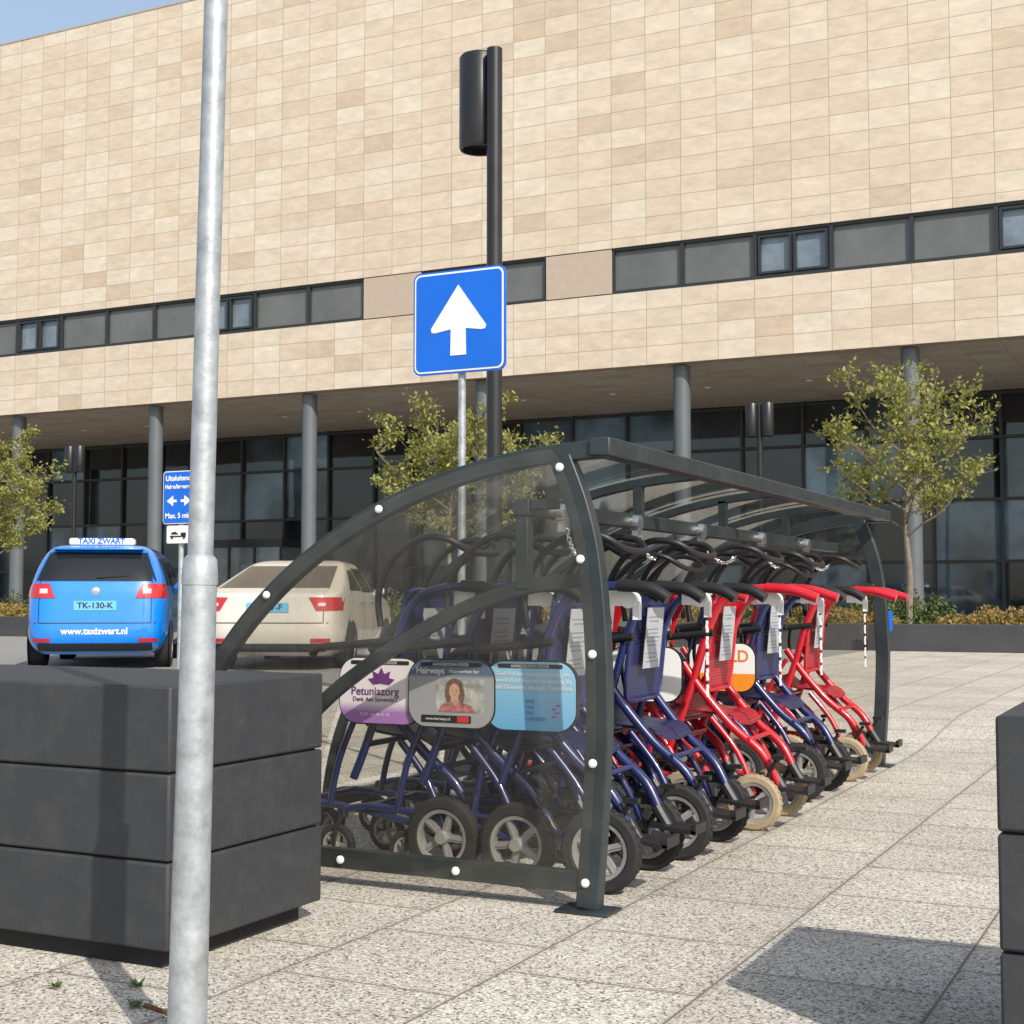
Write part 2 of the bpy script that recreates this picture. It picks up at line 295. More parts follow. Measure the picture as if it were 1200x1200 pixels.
pan={'d':M_panel,'w':M_win,'b':M_bpanel}
for k in range(-8,26):
    xr=-.126*FY-step*k; xl=xr-step; ty=types.get(k,'d'); yy=FY+.16
    b=B(); z0,z1=9.53,10.83
    if ty=='b': b.bx(xl+.02,xr-.02,FY+.01,yy,z0+.03,z1-.03,0)
    else:
        b.bx(xl+.05,xr-.05,yy,yy+.05,z0+.1,z1-.08,0)
        b.bx(xl,xr,yy-.1,yy+.06,z0+.002,z0+.1,1); b.bx(xl,xr,yy-.1,yy+.06,z1-.08,z1-.002,1)
        b.bx(xl,xl+.05,yy-.1,yy+.06,z0+.1,z1-.08,1); b.bx(xr-.05,xr,yy-.1,yy+.06,z0+.1,z1-.08,1)
        if ty=='w':
            xm=(xl+xr)/2
            for a,c in((xl+.09,xm-.03),(xm+.03,xr-.09)):
                b.bx(a,a+.06,yy-.13,yy-.003,z0+.14,z1-.12,1); b.bx(c-.06,c,yy-.13,yy-.003,z0+.14,z1-.12,1)
                b.bx(a+.06,c-.06,yy-.13,yy-.003,z0+.14,z0+.2,1); b.bx(a+.06,c-.06,yy-.13,yy-.003,z1-.18,z1-.12,1)
    T.part('window',b,[pan[ty],M_trim])
for k in range(-2,9):
    x=-(.185+.1685*k)*(FY+.5); b=B(); b.lathe([(.235,.13),(.235,7.45)],(x,FY+.5,0),seg=28); T.part('column',b,M_col)
GY=FY+9
b=B(); b.bx(x0,x1,GY,GY+.1,.13,7.44); T.part('glazed_wall',b,M_dglass)
b=B(); M_mul=mat('mullion_paint',(.022,.024,.027),.4)
x=x0
while x<x1:
    b.bx(x-.045,x+.045,GY-.14,GY-.002,.13,7.44); x+=2.04
for z in(.3,2.2,4.1,6.0,7.35): b.bx(x0,x1,GY-.12,GY-.004,z-.045,z+.045)
T.part('curtain_wall_frame',b,M_mul)
for x in(-21,-33): 
    b=B(); b.bx(x-1.8,x+1.8,GY-1.6,GY-.15,.13,3.0,0); b.bx(x-1.9,x+1.9,GY-1.7,GY-.15,3.0,3.3,1)
    for q in(-1.8,-.6,.6,1.8): b.bx(x+q-.04,x+q+.04,GY-1.66,GY-1.603,.13,3.0,1)
    T.part('entrance_lobby',b,[M_win,M_trim])
for k in range(26):
    b=B(); b.lathe([(.0,7.42),(.09,7.42),(.09,7.44)],(-60+k*3.1,FY+4.5,0),seg=12); T.part('downlight',b,M_white)
th=Thing('banner','narrow red banner hanging before the glazing','banner',(-33.7,42,3.4))
b=B(); b.prism(rrect(0,0,.9,2.0,.05),-.02,.02);  th.part('banner_cloth',b,mat('banner_red',(.35,.03,.03),.7))
b=B(); b.tube([(-.47,0,-3.27),(-.47,0,1.05)],.03,8); th.part('banner_post',b,M_trim)
# ------------------------------------------------------------------ raised bed
T=Thing('raised_bed','long low dark walled planting bed in front of the building','planter',(-18,28,.13),world=True)
b=B(); X0,X1=-60,12
b.bx(X0,X1,26,26.18,.13,.62); b.bx(X0,X1,30,30.18,.13,.62)
T.part('bed_wall',b,M_wall,bevel=.01)
b=B(); b.bx(X0,X1,26.18,30,.13,.56); T.part('bed_soil',b,M_soil)
# ------------------------------------------------------------------ plants
def leaf(b,p,s,rnd):
    d=Vector((rnd.gauss(0,1),rnd.gauss(0,1),rnd.gauss(0,1))).normalized(); u=d.orthogonal().normalized(); u.rotate(Quaternion(d,rnd.random()*6.28)); w=d.cross(u)
    b.add([p-u*s,p+w*s*.5,p+u*s,p-w*s*.5],[(0,1,2,3)])
def tree(loc,H,R,seed,label,dens=1.0):
    """H total height, R crown radius: scaffold limbs end on an uneven ellipsoid shell"""
    rnd=random.Random(seed); th=Thing('tree',label,'tree',loc,group='young trees in the raised bed'); tb=B(); lb=B(); lb.norec=True
    def twigs(p,d,l,r,dep):
        pts=[p]; n=4
        for i in range(n):
            d=(d+Vector((rnd.gauss(0,.16),rnd.gauss(0,.16),rnd.gauss(.05,.08)))).normalized(); pts.append(pts[-1]+d*l/n)
        tb.tube(pts,[r*(1-.6*i/n) for i in range(n+1)],5,caps=False)
        for q in pts[1:]:
            if rnd.random()<(.62 if dep else .4)*dens:
                for _ in range(rnd.choice((3,5,8))):
                    leaf(lb,q+Vector((rnd.gauss(0,.08),rnd.gauss(0,.08),rnd.gauss(0,.07))),rnd.uniform(.035,.075),rnd)
        if dep<1:
            for i in range(4):
                k=rnd.randint(1,n); a=rnd.random()*6.28; side=Vector((math.cos(a),math.sin(a),rnd.uniform(-.3,.5)))
                twigs(pts[k],(d*.5+side*.8).normalized(),l*rnd.uniform(.4,.7),r*.6,dep+1)
    zb=H*.36
    tb.tube(cat([(0,0,0),(.04,.02,zb*.5),(-.02,0,zb),(.06,.03,H*.6),(.0,0,H*.8)],4),[.075-.0037*j for j in range(17)],8,caps=False)
    for i in range(17):
        a=i*2.4+rnd.uniform(-.4,.4); f=(i+.5)/17; z0=zb*.85+(H*.42)*f
        top=H*(.52+.46*f)*rnd.uniform(.92,1.03); rr_=R*math.sqrt(max(.05,1-((f-.3)/.78)**2))*rnd.uniform(.55,1.05)
        p0=Vector((0,0,z0)); p3=Vector((math.cos(a)*rr_,math.sin(a)*rr_,top)); mid=p0.lerp(p3,.5)+Vector((math.cos(a)*.12,math.sin(a)*.12,-.05))
        pts=cat([p0,p0.lerp(mid,.5)+Vector((rnd.gauss(0,.04),rnd.gauss(0,.04),0)),mid,p3],3); n=len(pts)
        tb.tube(pts,[.026*(1-.75*j/n) for j in range(n)],6,caps=False)
        for j in range(3,n):
            for _ in range(1 if j<6 else 2):
                b_=rnd.random()*6.28; side=Vector((math.cos(b_),math.sin(b_),rnd.uniform(-.3,.5))); dd=(pts[j]-pts[j-1]).normalized()
                if rnd.random()<.8: twigs(pts[j],(dd*.5+side*.8).normalized(),rnd.uniform(.3,.6),.009,0)
    th.part('trunk',tb,M_bark); th.part('crown',lb,M_leafT)
tree((-5.3,28,.56),5.35,1.75,3,'young slender tree with airy sparse yellow-green leaves',.62)
tree((-15.5,28,.56),5.15,2.0,23,'young tree with sparse spring leaves beside the road',.85)
tree((-29.7,28,.56),5.0,1.8,5,'young tree with sparse spring leaves beside the road',.85)
def shrubmesh(seed,n,mt,w,h):
    rnd=random.Random(seed); b=B(); b.norec=True
    lumps=[(rnd.gauss(0,.35)*w,rnd.gauss(0,.25)*w,rnd.uniform(.4,1)) for _ in range(7)]
    for _ in range(n):
        L=rnd.choice(lumps); p=Vector((rnd.gauss(0,1),rnd.gauss(0,1),abs(rnd.gauss(0,1)))).normalized()*rnd.uniform(.6,1.1)
        leaf(b,Vector((L[0]+p.x*w*.38,L[1]+p.y*w*.38,p.z*h*L[2])),rnd.uniform(.03,.06),rnd)
    return mesh(b,'foliage',[mt])
def twig(seed,h):
    rnd=random.Random(seed); b=B()
    for _ in range(22):
        a=rnd.random()*6.28; b.tube([(0,0,0),(math.cos(a)*h*.2,math.sin(a)*h*.2,h*.5),(math.cos(a)*h*.45,math.sin(a)*h*.45,h*rnd.uniform(.6,.95))],[.012,.008,.003],4,caps=False)
    return mesh(b,'stems',[M_bark])
sm=[(shrubmesh(1,1500,M_leafG,.9,.75),twig(1,.7)),(shrubmesh(2,1500,M_leafO,1.0,.5),twig(2,.45)),(shrubmesh(3,1200,M_leafG,.6,1.3),twig(3,1.1)),(shrubmesh(4,1500,M_leafO,1.2,.42),twig(4,.4))]
def shrub(x,y,k,s=1):
    lab=['rounded green shrub in the raised bed','low ochre-green shrub in the raised bed','tall upright green shrub in the raised bed','spreading ochre ground-hugging shrub in the bed'][k]
    r=Thing('shrub',lab,'shrub',(x,y,.55),random.random()*6,group='shrubs in the raised bed'); r.o.scale=(s,s,s)
    link('foliage',sm[k][0],r.o); link('stems',sm[k][1],r.o)
rr=random.Random(9)
x=2
while x>-44:
    k=rr.choice((1,3,3,1,0)) if x>-7 else rr.choice((0,2,3,0,1)); shrub(x,rr.uniform(26.7,27.4),k,rr.uniform(.8,1.15))
    if rr.random()<.55: shrub(x+.3,rr.uniform(28.3,29.3),rr.choice((0,2)),rr.uniform(.7,1.1))
    x-=rr.uniform(.9,1.5)
for (x,y) in ((-2.35,2.78),(-2.95,3.05),(-2.62,3.0),(-2.02,2.74),(-2.75,3.16),(-2.45,2.95)):
    b=B(); b.norec=True; rnd=random.Random(x)
    for _ in range(26):
        a=rnd.random()*6.28; l=rnd.uniform(.012,.035); c=Vector((math.cos(a),math.sin(a),rnd.uniform(.1,.9))).normalized()*l; s=Vector((-math.sin(a),math.cos(a),0))*.003
        b.add([Vector((0,0,0))-s,Vector(c)*.6+s*1.4,c,Vector(c)*.6-s*1.4],[(0,1,2,3)])
    t=Thing('weed','small green weed growing in a paving joint','weed',(x,y,.003),group='weeds in the paving joints'); t.part('leaves',b,M_leafG)
# ------------------------------------------------------------------ box planters
def planter(x0,x1,label):
    y0,y1=3.3,4.10
    T=Thing('box_planter',label,'planter',((x0+x1)/2,(y0+y1)/2,0),world=True,group='dark box planters')
    b=B(); b.bx(x0+.06,x1-.06,y0+.05,y1-.05,0,.07); T.part('plinth',b,M_plinth)
    h=(.84-.06)/3
    for i in range(3):
        z=.06+h*i; b=B(); b.bx(x0,x1,y0,y1,z+.003,z+h-.003); T.part('side_board',b,M_plant,bevel=.008)
    b=B(); b.bx(x0+.02,x1-.02,y0+.02,y1-.02,.08,.83); T.part('liner',b,M_plinth)
planter(-4.7,-2.765,'dark anthracite three-tier box planter beside the galvanised pole')
planter(-.44,1.5,'dark anthracite three-tier box planter on sunlit paving')
# ------------------------------------------------------------------ galvanised pole
Rv=Vector((.8957,.4446,0))
T=Thing('signpost_pole','tall galvanised steel pole with a stepped collar','pole',(-2.18,2.676,0))
def pp(z): return Rv*(z*.015)+Vector((0,0,z))
b=B(); b.tube([pp(0),pp(.6),pp(1.13)],[.0465,.0435,.041],32); T.part('lower_shaft',b,M_galv)
b=B(); b.tube([pp(1.13),pp(1.15),pp(1.19),pp(1.2)],[.043,.043,.040,.032],32); T.part('collar',b,M_galv)
b=B(); b.tube([pp(1.2),pp(2.2),pp(3.6)],[.0305,.029,.0275],32); T.part('upper_shaft',b,M_galv)
# ------------------------------------------------------------------ lamp posts
def lamp(loc,H,heads,label,R=.183,hh=.80):
    T=Thing('street_lamp',label,'street lamp',loc,group='black street lamps')
    b=B(); b.lathe([(.09,0),(.09,.05),(.068,.06),(.068,H),(.0,H)],(0,0,0),seg=24); T.part('post',b,M_blackp)
    for dx,dy in heads:
        b=B(); b.lathe([(0,H+.02),(R*.93,H+.02),(R,H),(R,H-hh),(R*.95,H-hh-.02),(R*.85,H-hh-.02),(R*.85,H-hh+.04),(0,H-hh+.04)],(dx,dy,0),seg=36); T.part('lamp_head',b,M_blackp)
        d=Vector((dx,dy,0)).normalized()
        for z in(H-.25,H-.6): b=B(); b.tube([(d.x*.05,d.y*.05,z),(dx*.6,dy*.6,z)],.03,10); T.part('bracket',b,M_blackp)
lamp((-5.46,10.66,0),5.86,[(-.225,.155)],'tall black street lamp with a single drum head')
lamp((-9.4,32,.13),5.5,[(-.19,0),(.19,0)],'distant black street lamp with two drum heads',.15,.75)
lamp((-30.6,32,.13),5.5,[(-.19,0),(.19,0)],'distant black street lamp with two drum heads',.15,.75)
# ------------------------------------------------------------------ signs
T=Thing('one_way_sign','blue square traffic sign with white upward arrow on a steel pole','sign',(-4.09,7.55,0))
b=B(); b.lathe([(.024,0),(.024,3.0),(0,3.0)],(0,0,0),seg=16); T.part('sign_post',b,M_galv)
zc=2.79; S=.64
b=B(); b.prism(rrect(0,zc,S,S,.05),-.045,-.03); T.part('sign_plate',b,M_sblu)
b=B(); b.prism(rrect(0,zc,S-.022,S-.022,.042),-.0475,-.0455); T.part('sign_border',b,M_swh)
b=B(); b.prism(rrect(0,zc,S-.044,S-.044,.034),-.0495,-.0478); T.part('sign_face',b,M_sblu)
b=B(); s=S/2
b.prism([(0,zc+.70*s),(.60*s,zc-.12*s),(.58*s,zc-.19*s),(.50*s,zc-.20*s),(.16*s,zc-.15*s),(.17*s,zc-.66*s),(-.17*s,zc-.66*s),(-.16*s,zc-.15*s),(-.50*s,zc-.20*s),(-.58*s,zc-.19*s),(-.60*s,zc-.12*s)],-.053,-.0498)
T.part('arrow',b,M_swh)
for q in(-.18,.18): b=B(); b.bx(-.05,.05,-.03,.03,zc+q-.02,zc+q+.02);  T.part('clamp',b,M_galv)
T=Thing('parking_sign','blue drop-off sign with small white tow sign below','sign',(-10.44,12.61,.13))
b=B(); b.lathe([(.03,0),(.03,2.35),(0,2.35)],(0,0,0),seg=14); T.part('sign_post',b,M_galv)
b=B(); b.prism(rrect(0,2.1,.46,.60,.04),-.05,-.035); T.part('sign_plate',b,M_swh)
b=B(); b.prism(rrect(0,2.1,.44,.58,.03),-.054,-.0505); T.part('sign_face',b,M_sblu)
for tx,z,sz in(('Uitsluitend',2.315,.082),('Halen/brengen',2.22,.064),('Max. 5 min',1.89,.082)): T.text('lettering',tx,sz,faceY(-.01,-.056,z),M_swh,bold=.002)
for sg,cx in((-1,-.08),(1,.08)):
    b=B(); b.prism([(cx+sg*.09,2.06),(cx,2.12),(cx,2.075),(cx-sg*.05,2.075),(cx-sg*.05,2.045),(cx,2.045),(cx,2.0)],-.057,-.0545); T.part('arrow',b,M_swh)
b=B(); b.prism(rrect(0,1.68,.34,.2,.02),-.05,-.035); T.part('lower_plate',b,M_swh)
b=B(); b.bx(-.12,.03,-.054,-.0505,1.65,1.665); b.bx(.035,.105,-.054,-.0505,1.65,1.70); b.prism([(-.11,1.68),(-.09,1.705),(-.04,1.71),(.0,1.68)],-.054,-.0505)
for x in(-.09,.08): b.lathe([(0,-.056),(.015,-.056),(.015,-.0505)],(x,0,1.643),axis=(0,1,0),seg=12)
T.part('tow_symbol',b,M_blk)
T=Thing('low_sign','small low blue information sign beside the bed','sign',(-5.25,25.6,.13))
b=B(); b.prism(rrect(0,.55,.26,.36,.02),-.02,0); T.part('sign_face',b,M_sblu); b=B(); b.tube([(0,.02,0),(0,.02,.7)],.02,8); T.part('sign_post',b,M_trim)
# ------------------------------------------------------------------ cars
class Body:
    def __init__(s,prof,n=8):
        s.n=n; d=cat([(p[0],p[1],p[2]) for p in prof],5); w=cat([(p[0],p[3],0) for p in prof],5)
        s.t=[(a[0],a[1],a[2],c[1]) for a,c in zip(d,w)]
    def at(s,z):
        t=s.t
        for i in range(len(t)-1):
            if t[i][0]<=z<=t[i+1][0]:
                k=(z-t[i][0])/max(1e-6,t[i+1][0]-t[i][0]); return [t[i][j]*(1-k)+t[i+1][j]*k for j in range(4)]
        return t[-1] if z>t[-1][0] else t[0]
    def mesh(s,b):
        rows=[]
        for z,xr,xf,w in s.t:
            xc=(xr+xf)/2; hl=(xf-xr)/2; row=[]
            for k in range(144):
                a=2*math.pi*(k+.5)/144; ca,sa=math.cos(a),math.sin(a); e=2/s.n
                row.append((xc+hl*math.copysign(abs(ca)**e,ca),w*math.copysign(abs(sa)**e,sa),z))
            rows.append(row)
        b.grid(rows,0,True); n=len(rows); o=len(b.v)
        b.f+=[tuple(o-n*144+k for k in range(144)),tuple(o-144+k for k in range(144))]; b.m+=[0,0]
    def end(s,y,z,off,front=False):
        _,xr,xf,w=s.at(z); xc=(xr+xf)/2; hl=(xf-xr)/2; q=min(.999,abs(y/w)); d=hl*(1-q**s.n)**(1/s.n)
        return (xc+d+off,y,z) if front else (xc-d-off,y,z)
    def side(s,x,z,off,sg):
        _,xr,xf,w=s.at(z); xc=(xr+xf)/2; hl=(xf-xr)/2; q=min(.995,abs((x-xc)/hl)); return (x,sg*(w*(1-q**s.n)**(1/s.n)+off),z)
    def epatch(s,z0,z1,yf,off=.006,front=False,nz=10,ny=20):
        b=B(); rows=[]
        for i in range(nz+1):
            k=i/nz; z=z0+(z1-z0)*k; a,c=yf(k); rows.append([s.end(a+(c-a)*j/ny,z,off,front) for j in range(ny+1)])
        b.grid(rows); return b
    def spatch(s,z0,z1,xf_,sg,off=.006,nz=8,nx=14):
        b=B(); rows=[]
        for i in range(nz+1):
            k=i/nz; z=z0+(z1-z0)*k; a,c=xf_(k); rows.append([s.side(a+(c-a)*j/nx,z,off,sg) for j in range(nx+1)])
        b.grid(rows); return b
def carwheel(T,x,y,r):
    sg=1 if y>0 else -1
    b=B(); b.lathe([(r*.62,-.1),(r*.93,-.105),(r,-.07),(r,.07),(r*.93,.105),(r*.62,.1)],(x,y,r),axis=(0,1,0),seg=32); t=T.part('tyre',b,M_tyre)
    b=B(); b.lathe([(0,sg*.06),(r*.15,sg*.075),(r*.2,sg*.05),(r*.58,sg*.04),(r*.63,sg*.1)],(x,y,r),axis=(0,1,0),seg=30)
    for k in range(5):
        a=k*2*math.pi/5; b.box(x+math.cos(a)*r*.36,y+sg*.07,r+math.sin(a)*r*.36,r*.5,.03,r*.14,0,Matrix.Rotation(-a,3,'Y'))
    T.part('rim',b,M_rim,parent=t)
def car(name,label,loc,rz,prof,paint,P,scale=1):
    T=Thing(name,label,'car',loc,rz,group='cars parked on the road'); S=Body(prof); T.o.scale=(scale,)*3
    b=B(); S.mesh(b); T.part('body',b,paint,ang=50)
    T.part('rear_window',S.epatch(*P['rw']),M_cglass)
    T.part('windscreen',S.epatch(*P['ws'],front=True),M_cglass)
    for sg in(-1,1):
        for z0,z1,f in P['sw']: T.part('side_window',S.spatch(z0,z1,f,sg),M_cglass)
        o=T.part('tail_light',S.epatch(P['tl'][0],P['tl'][1],(lambda k,sg=sg:(sg*P['tl'][2](k)[0],sg*P['tl'][2](k)[1])),off=.012),M_red)
        T.part('reversing_lamp',S.epatch(P['tl'][0]+.06,P['tl'][1]-.07,(lambda k,sg=sg:(sg*P['rv'][0],sg*P['rv'][1])),off=.018),M_pink,parent=o)
        T.part('tail_light_wrap',S.spatch(P['tl'][0]+.01,P['tl'][1]-.01,lambda k:(.12+.02*k,.36-.1*k),sg,off=.010),M_red,parent=o)
        for wx in P['wx']:
            bb=B(); bb.lathe([(0,0),(P['wr']*1.17,0)],(wx,sg*(P['hw']+.004),P['wr']+.02),axis=(0,sg,0),seg=32); T.part('wheel_arch',bb,M_black)
            carwheel(T,wx,sg*(P['hw']-.09),P['wr'])
        bb=B(); bb.lathe([(0,-.06),(.04,-.055),(.065,0),(.04,.05),(0,.06)],(P['mx'],sg*(P['hw']+.0),P['mz']),axis=(0,1,0),seg=14); T.part('wing_mirror',bb,paint)
        T.part('reflector',S.epatch(.36,.41,(lambda k,sg=sg:(sg*.55,sg*.78)),off=.012),M_red)
        T.part('headlight',S.epatch(.62,.74,(lambda k,sg=sg:(sg*.45,sg*.8)),off=.01,front=True),M_white)
        for dx in P['dx']: T.part('door_seam',S.spatch(.35,P['sw'][0][0],lambda k:(dx,dx+.012),sg,off=.003),M_blk)
        for dx in P['dx']: T.part('door_handle',S.spatch(P['hz'],P['hz']+.03,lambda k:(dx-.26,dx-.08),sg,off=.02),paint)
        T.part('sill_trim',S.spatch(.24,.31,lambda k:(1.3,3.15),sg,off=.008),M_black)
    T.part('bumper_insert',S.epatch(.24,.345,lambda k:(-.72,.72),off=.01),M_black)
    T.part('bumper_seam',S.epatch(P['seam'],P['seam']+.012,lambda k:(-.84,.84),off=.004,nz=1),M_blk)
    for sg in (-1,1): T.part('tailgate_seam',S.epatch(P['seam'],P['rw'][0],lambda k,sg=sg:(sg*.70,sg*.71),off=.004),M_blk)
    z=P['pz']; x=S.end(0,z,0)[0]-.02
    b=B(); b.box(x+.006,0,z,.012,.54,.125); pl=T.part('number_plate',b,M_plate,bevel=.003)
    T.text('plate_lettering',P['plate'],.105,faceX(x-.002,0,z),M_blk,parent=pl,bold=.002,sx=1.05)
    b=B(); b.lathe([(0,-.02),(.05,-.012),(.06,0)],(S.end(0,P['ez'],0)[0],0,P['ez']),axis=(1,0,0),seg=20); T.part('maker_badge',b,M_chrome)
    b=B(); b.tube([(S.end(0,P['rw'][0]+.04,.02)[0],0,P['rw'][0]+.04),(S.end(.25,P['rw'][0]+.1,.02)[0],-.42,P['rw'][0]+.07)],.008,6); T.part('rear_wiper',b,M_black)
    return T,S
prof=[(.2,.14,4.3,.76),(.28,.05,4.43,.85),(.42,.0,4.5,.905),(.6,.0,4.5,.915),(.75,.02,4.46,.918),(.9,.045,4.33,.915),(1.0,.065,4.0,.905),(1.08,.09,3.65,.888),(1.2,.14,3.42,.855),(1.35,.22,3.15,.80),(1.48,.31,2.88,.735),(1.57,.40,2.6,.665),(1.62,.55,2.35,.58),(1.65,.85,2.05,.42)]
T,S=car('taxi','bright blue people-carrier taxi seen from behind on the road',(-13.32,14.35,.134),rad(126),prof,M_taxi,dict(
 rw=(1.15,1.53,lambda k:(-(.76-.14*k),.76-.14*k)),ws=(1.1,1.52,lambda k:(-(.72-.12*k),.72-.12*k)),
 sw=[(1.1,1.46,lambda k:(.5+.18*k,1.25)),(1.1,1.48,lambda k:(1.33,2.2)),(1.1,1.47,lambda k:(2.28,3.15-.45*k))],
 tl=(.93,1.12,lambda k:(.50+.08*k,.893-.014*k)),rv=(.60,.70),wx=(.85,3.62),wr=.32,hw=.905,mx=3.0,mz=1.12,pz=.83,plate='TK-130-K',ez=1.02,seam=.60,dx=(1.29,2.24),hz=.95),1.03)
T.text('web_address','www.taxizwart.nl',.118,faceX(-.012,0,.50),M_swh,bold=.003)
b=B(); b.box(.75,0,1.68,.25,.85,.10); o=T.part('roof_sign',b,M_swh,bevel=.03)
T.text('roof_sign_lettering','TAXI ZWART',.1,faceX(.618,0,1.69),M_sblu,parent=o,bold=.003)
b=B(); b.box(.36,0,1.575,.24,1.14,.03); T.part('roof_spoiler',b,M_taxi,bevel=.01)
prof=[(.19,.14,4.45,.77),(.28,.05,4.58,.86),(.45,.0,4.65,.9),(.62,.0,4.62,.908),(.78,.02,4.5,.908),(.88,.04,4.15,.90),(.96,.06,3.75,.888),(1.01,.16,3.5,.87),(1.08,.42,3.32,.838),(1.2,.86,3.05,.77),(1.32,1.3,2.8,.695),(1.395,1.6,2.58,.63),(1.435,1.85,2.35,.53),(1.45,2.05,2.2,.4)]
T,S=car('parked_car','cream-coloured saloon seen from behind, parked beside the taxi',(-11.1,15.15,.134),rad(112),prof,M_beige,dict(
 rw=(1.05,1.355,lambda k:(-(.72-.12*k),.72-.12*k)),ws=(1.02,1.37,lambda k:(-(.72-.12*k),.72-.12*k)),
 sw=[(1.02,1.30,lambda k:(.95+.55*k,1.75)),(1.0,1.33,lambda k:(1.82,2.5)),(1.0,1.33,lambda k:(2.57,3.35-.6*k))],
 tl=(.76,.93,lambda k:(.62-.10*k,.885)),rv=(.64,.73),wx=(.95,3.6),wr=.32,hw=.9,mx=3.15,mz=1.02,pz=.80,plate='TX-67-F',ez=.93,seam=.60,dx=(1.79,2.53),hz=.86),1.04)
# ------------------------------------------------------------------ shelter
NY,FYs=4.61,9.38; EX=-1.907; EA,EB=2.017,1.661
T=Thing('trolley_shelter','dark steel shelter with curved smoked acrylic roof over wheelchairs','shelter',(-2.9,7,0),world=True)
def ell(k0,k1,n,off=0):
    return [(EX-(EA+off)*math.sin(rad(k0+(k1-k0)*i/n)),(EB+off)*math.cos(rad(k0+(k1-k0)*i/n))) for i in range(n+1)]
ribY=[NY,5.8,7.0,8.19,FYs]
for i,y in enumerate(ribY):
    b=B(); b.sweep(ell(0,90,40,-.035),.05 if i in(0,4) else .04,.065 if i in(0,4) else .04,y); T.part('roof_rib',b,M_frame,bevel=.004)
post=[(p[0],p[2]) for p in cat([(-1.985,0,.012),(-1.955,0,.4),(-1.942,0,.78),(-1.965,0,1.17),(-2.01,0,1.4),(-2.085,0,1.60)],6)]
inner=[(p[0],p[2]) for p in cat([(-1.98,0,1.165),(-2.29,0,1.128),(-2.647,0,.995),(-3.10,0,.72),(-3.45,0,.36),(-3.6,0,.1)],6)]
for y in(NY,FYs):
    b=B(); b.sweep(post,.06,.085,y); T.part('corner_post',b,M_frame,bevel=.005)
    for xx in(-1.99,-3.92):
        b=B(); b.box(xx,y-.0,.006,.2,.14,.012); T.part('base_plate',b,M_frame,bevel=.002)
    b=B(); b.bx(-3.89,-1.99,y-.022,y+.022,.066,.14); T.part('bottom_rail',b,M_frame,bevel=.004)
    b=B(); b.sweep(inner,.04,.052,y+(.045 if y==NY else -.045)); T.part('inner_arch',b,M_frame,bevel=.004)
    yy=y-.034 if y==NY else y+.034
    poly=[(-1.99,.07)]+[p for p in post[1:] ]+[p for p in ell(6,84,30,-.02)]+[(-3.9,.07)]
    b=B(); b.add([(p[0],yy,p[1]) for p in poly],[tuple(range(len(poly)))]); b.norec=True; T.part('side_panel',b,M_glass)
b=B(); b.bx(-1.965,-1.885,NY-.04,FYs+.04,1.60,1.665); T.part('front_beam',b,M_frame,bevel=.006)
b=B(); b.bx(-2.285,-2.225,NY+.01,FYs,1.40,1.46); T.part('lock_beam',b,M_frame,bevel=.004)
b=B(); b.bx(-2.285,-2.235,NY+.02,NY+.07,1.13,1.40); b.bx(-2.225,-2.12,NY+.02,NY+.06,1.42,1.455); T.part('beam_bracket',b,M_frame,bevel=.003)
b=B(); b.bx(-3.95,-3.89,NY,FYs,.07,.13); T.part('rear_rail',b,M_frame,bevel=.004)
for y in ribY[1:4]:
    b=B(); b.bx(-2.255-.02,-2.255+.02,y-.02,y+.02,1.46,1.595); T.part('beam_hanger',b,M_frame)
for i in range(4):
    y0,y1=ribY[i]+.03,ribY[i+1]-.03
    b=B(); b.norec=True; e=ell(1.5,84,40,.002); b.grid([[(p[0],y0,p[1]),(p[0],y1,p[1])] for p in e]); T.part('roof_panel',b,M_roof)
caps=[]
for a in(28,47,64,78): 
    q=ell(a,a,1,-.035)[0]; caps.append(q)
caps+=[(-2.08,1.565),(-2.0,1.385-.15),(-1.955,.9),(-1.955,.52),(-1.985,.105),(-2.5,.103),(-3.0,.103),(-3.5,.103)]
for x,z in caps:
    b=B(); b.lathe([(.0155,0),(.0155,-.007),(.010,-.013),(0,-.015)],(x,NY-.034,z),axis=(0,1,0),seg=16); T.part('bolt_cap',b,M_white)
for x,z in caps[:8]:
    b=B(); b.lathe([(.0155,0),(.0155,.007),(.010,.013),(0,.015)],(x,FYs+.034,z),axis=(0,1,0),seg=12); T.part('bolt_cap',b,M_white)
rows=[(5.15,'b',-2.07),(5.92,'b',-2.04),(6.78,'r',-1.97),(7.80,'b',-2.02),(8.76,'r',-2.00)]
def chain(p,q,sag):
    b=B(); n=16; P=[Vector(p).lerp(Vector(q),i/n)+Vector((0,0,-sag*4*(i/n)*(1-i/n))) for i in range(n+1)]
    for i in range(n):
        c=(P[i]+P[i+1])/2; d=(P[i+1]-P[i]); l=d.length; d.normalize(); u=d.orthogonal().normalized(); u.rotate(Quaternion(d,1.57*(i%2)))
        b.tube([c+(d*math.cos(a)*l*.68+u*math.sin(a)*.008) for a in [k*math.pi/4 for k in range(9)]],.0028,5,caps=False)
    return b
for y,c,x in rows:
    b=B(); b.lathe([(0,.03),(.032,.03),(.036,.01),(.036,-.01)],(-2.225,y-.25,1.42),axis=(1,0,0),seg=20); b.box(-2.215,y-.25,1.375,.03,.03,.05); T.part('lock_disc',b,M_chrome)
    T.part('chain',chain((-2.2,y-.25,1.36),(x-.10,y-.16,1.30),.06),M_chrome)
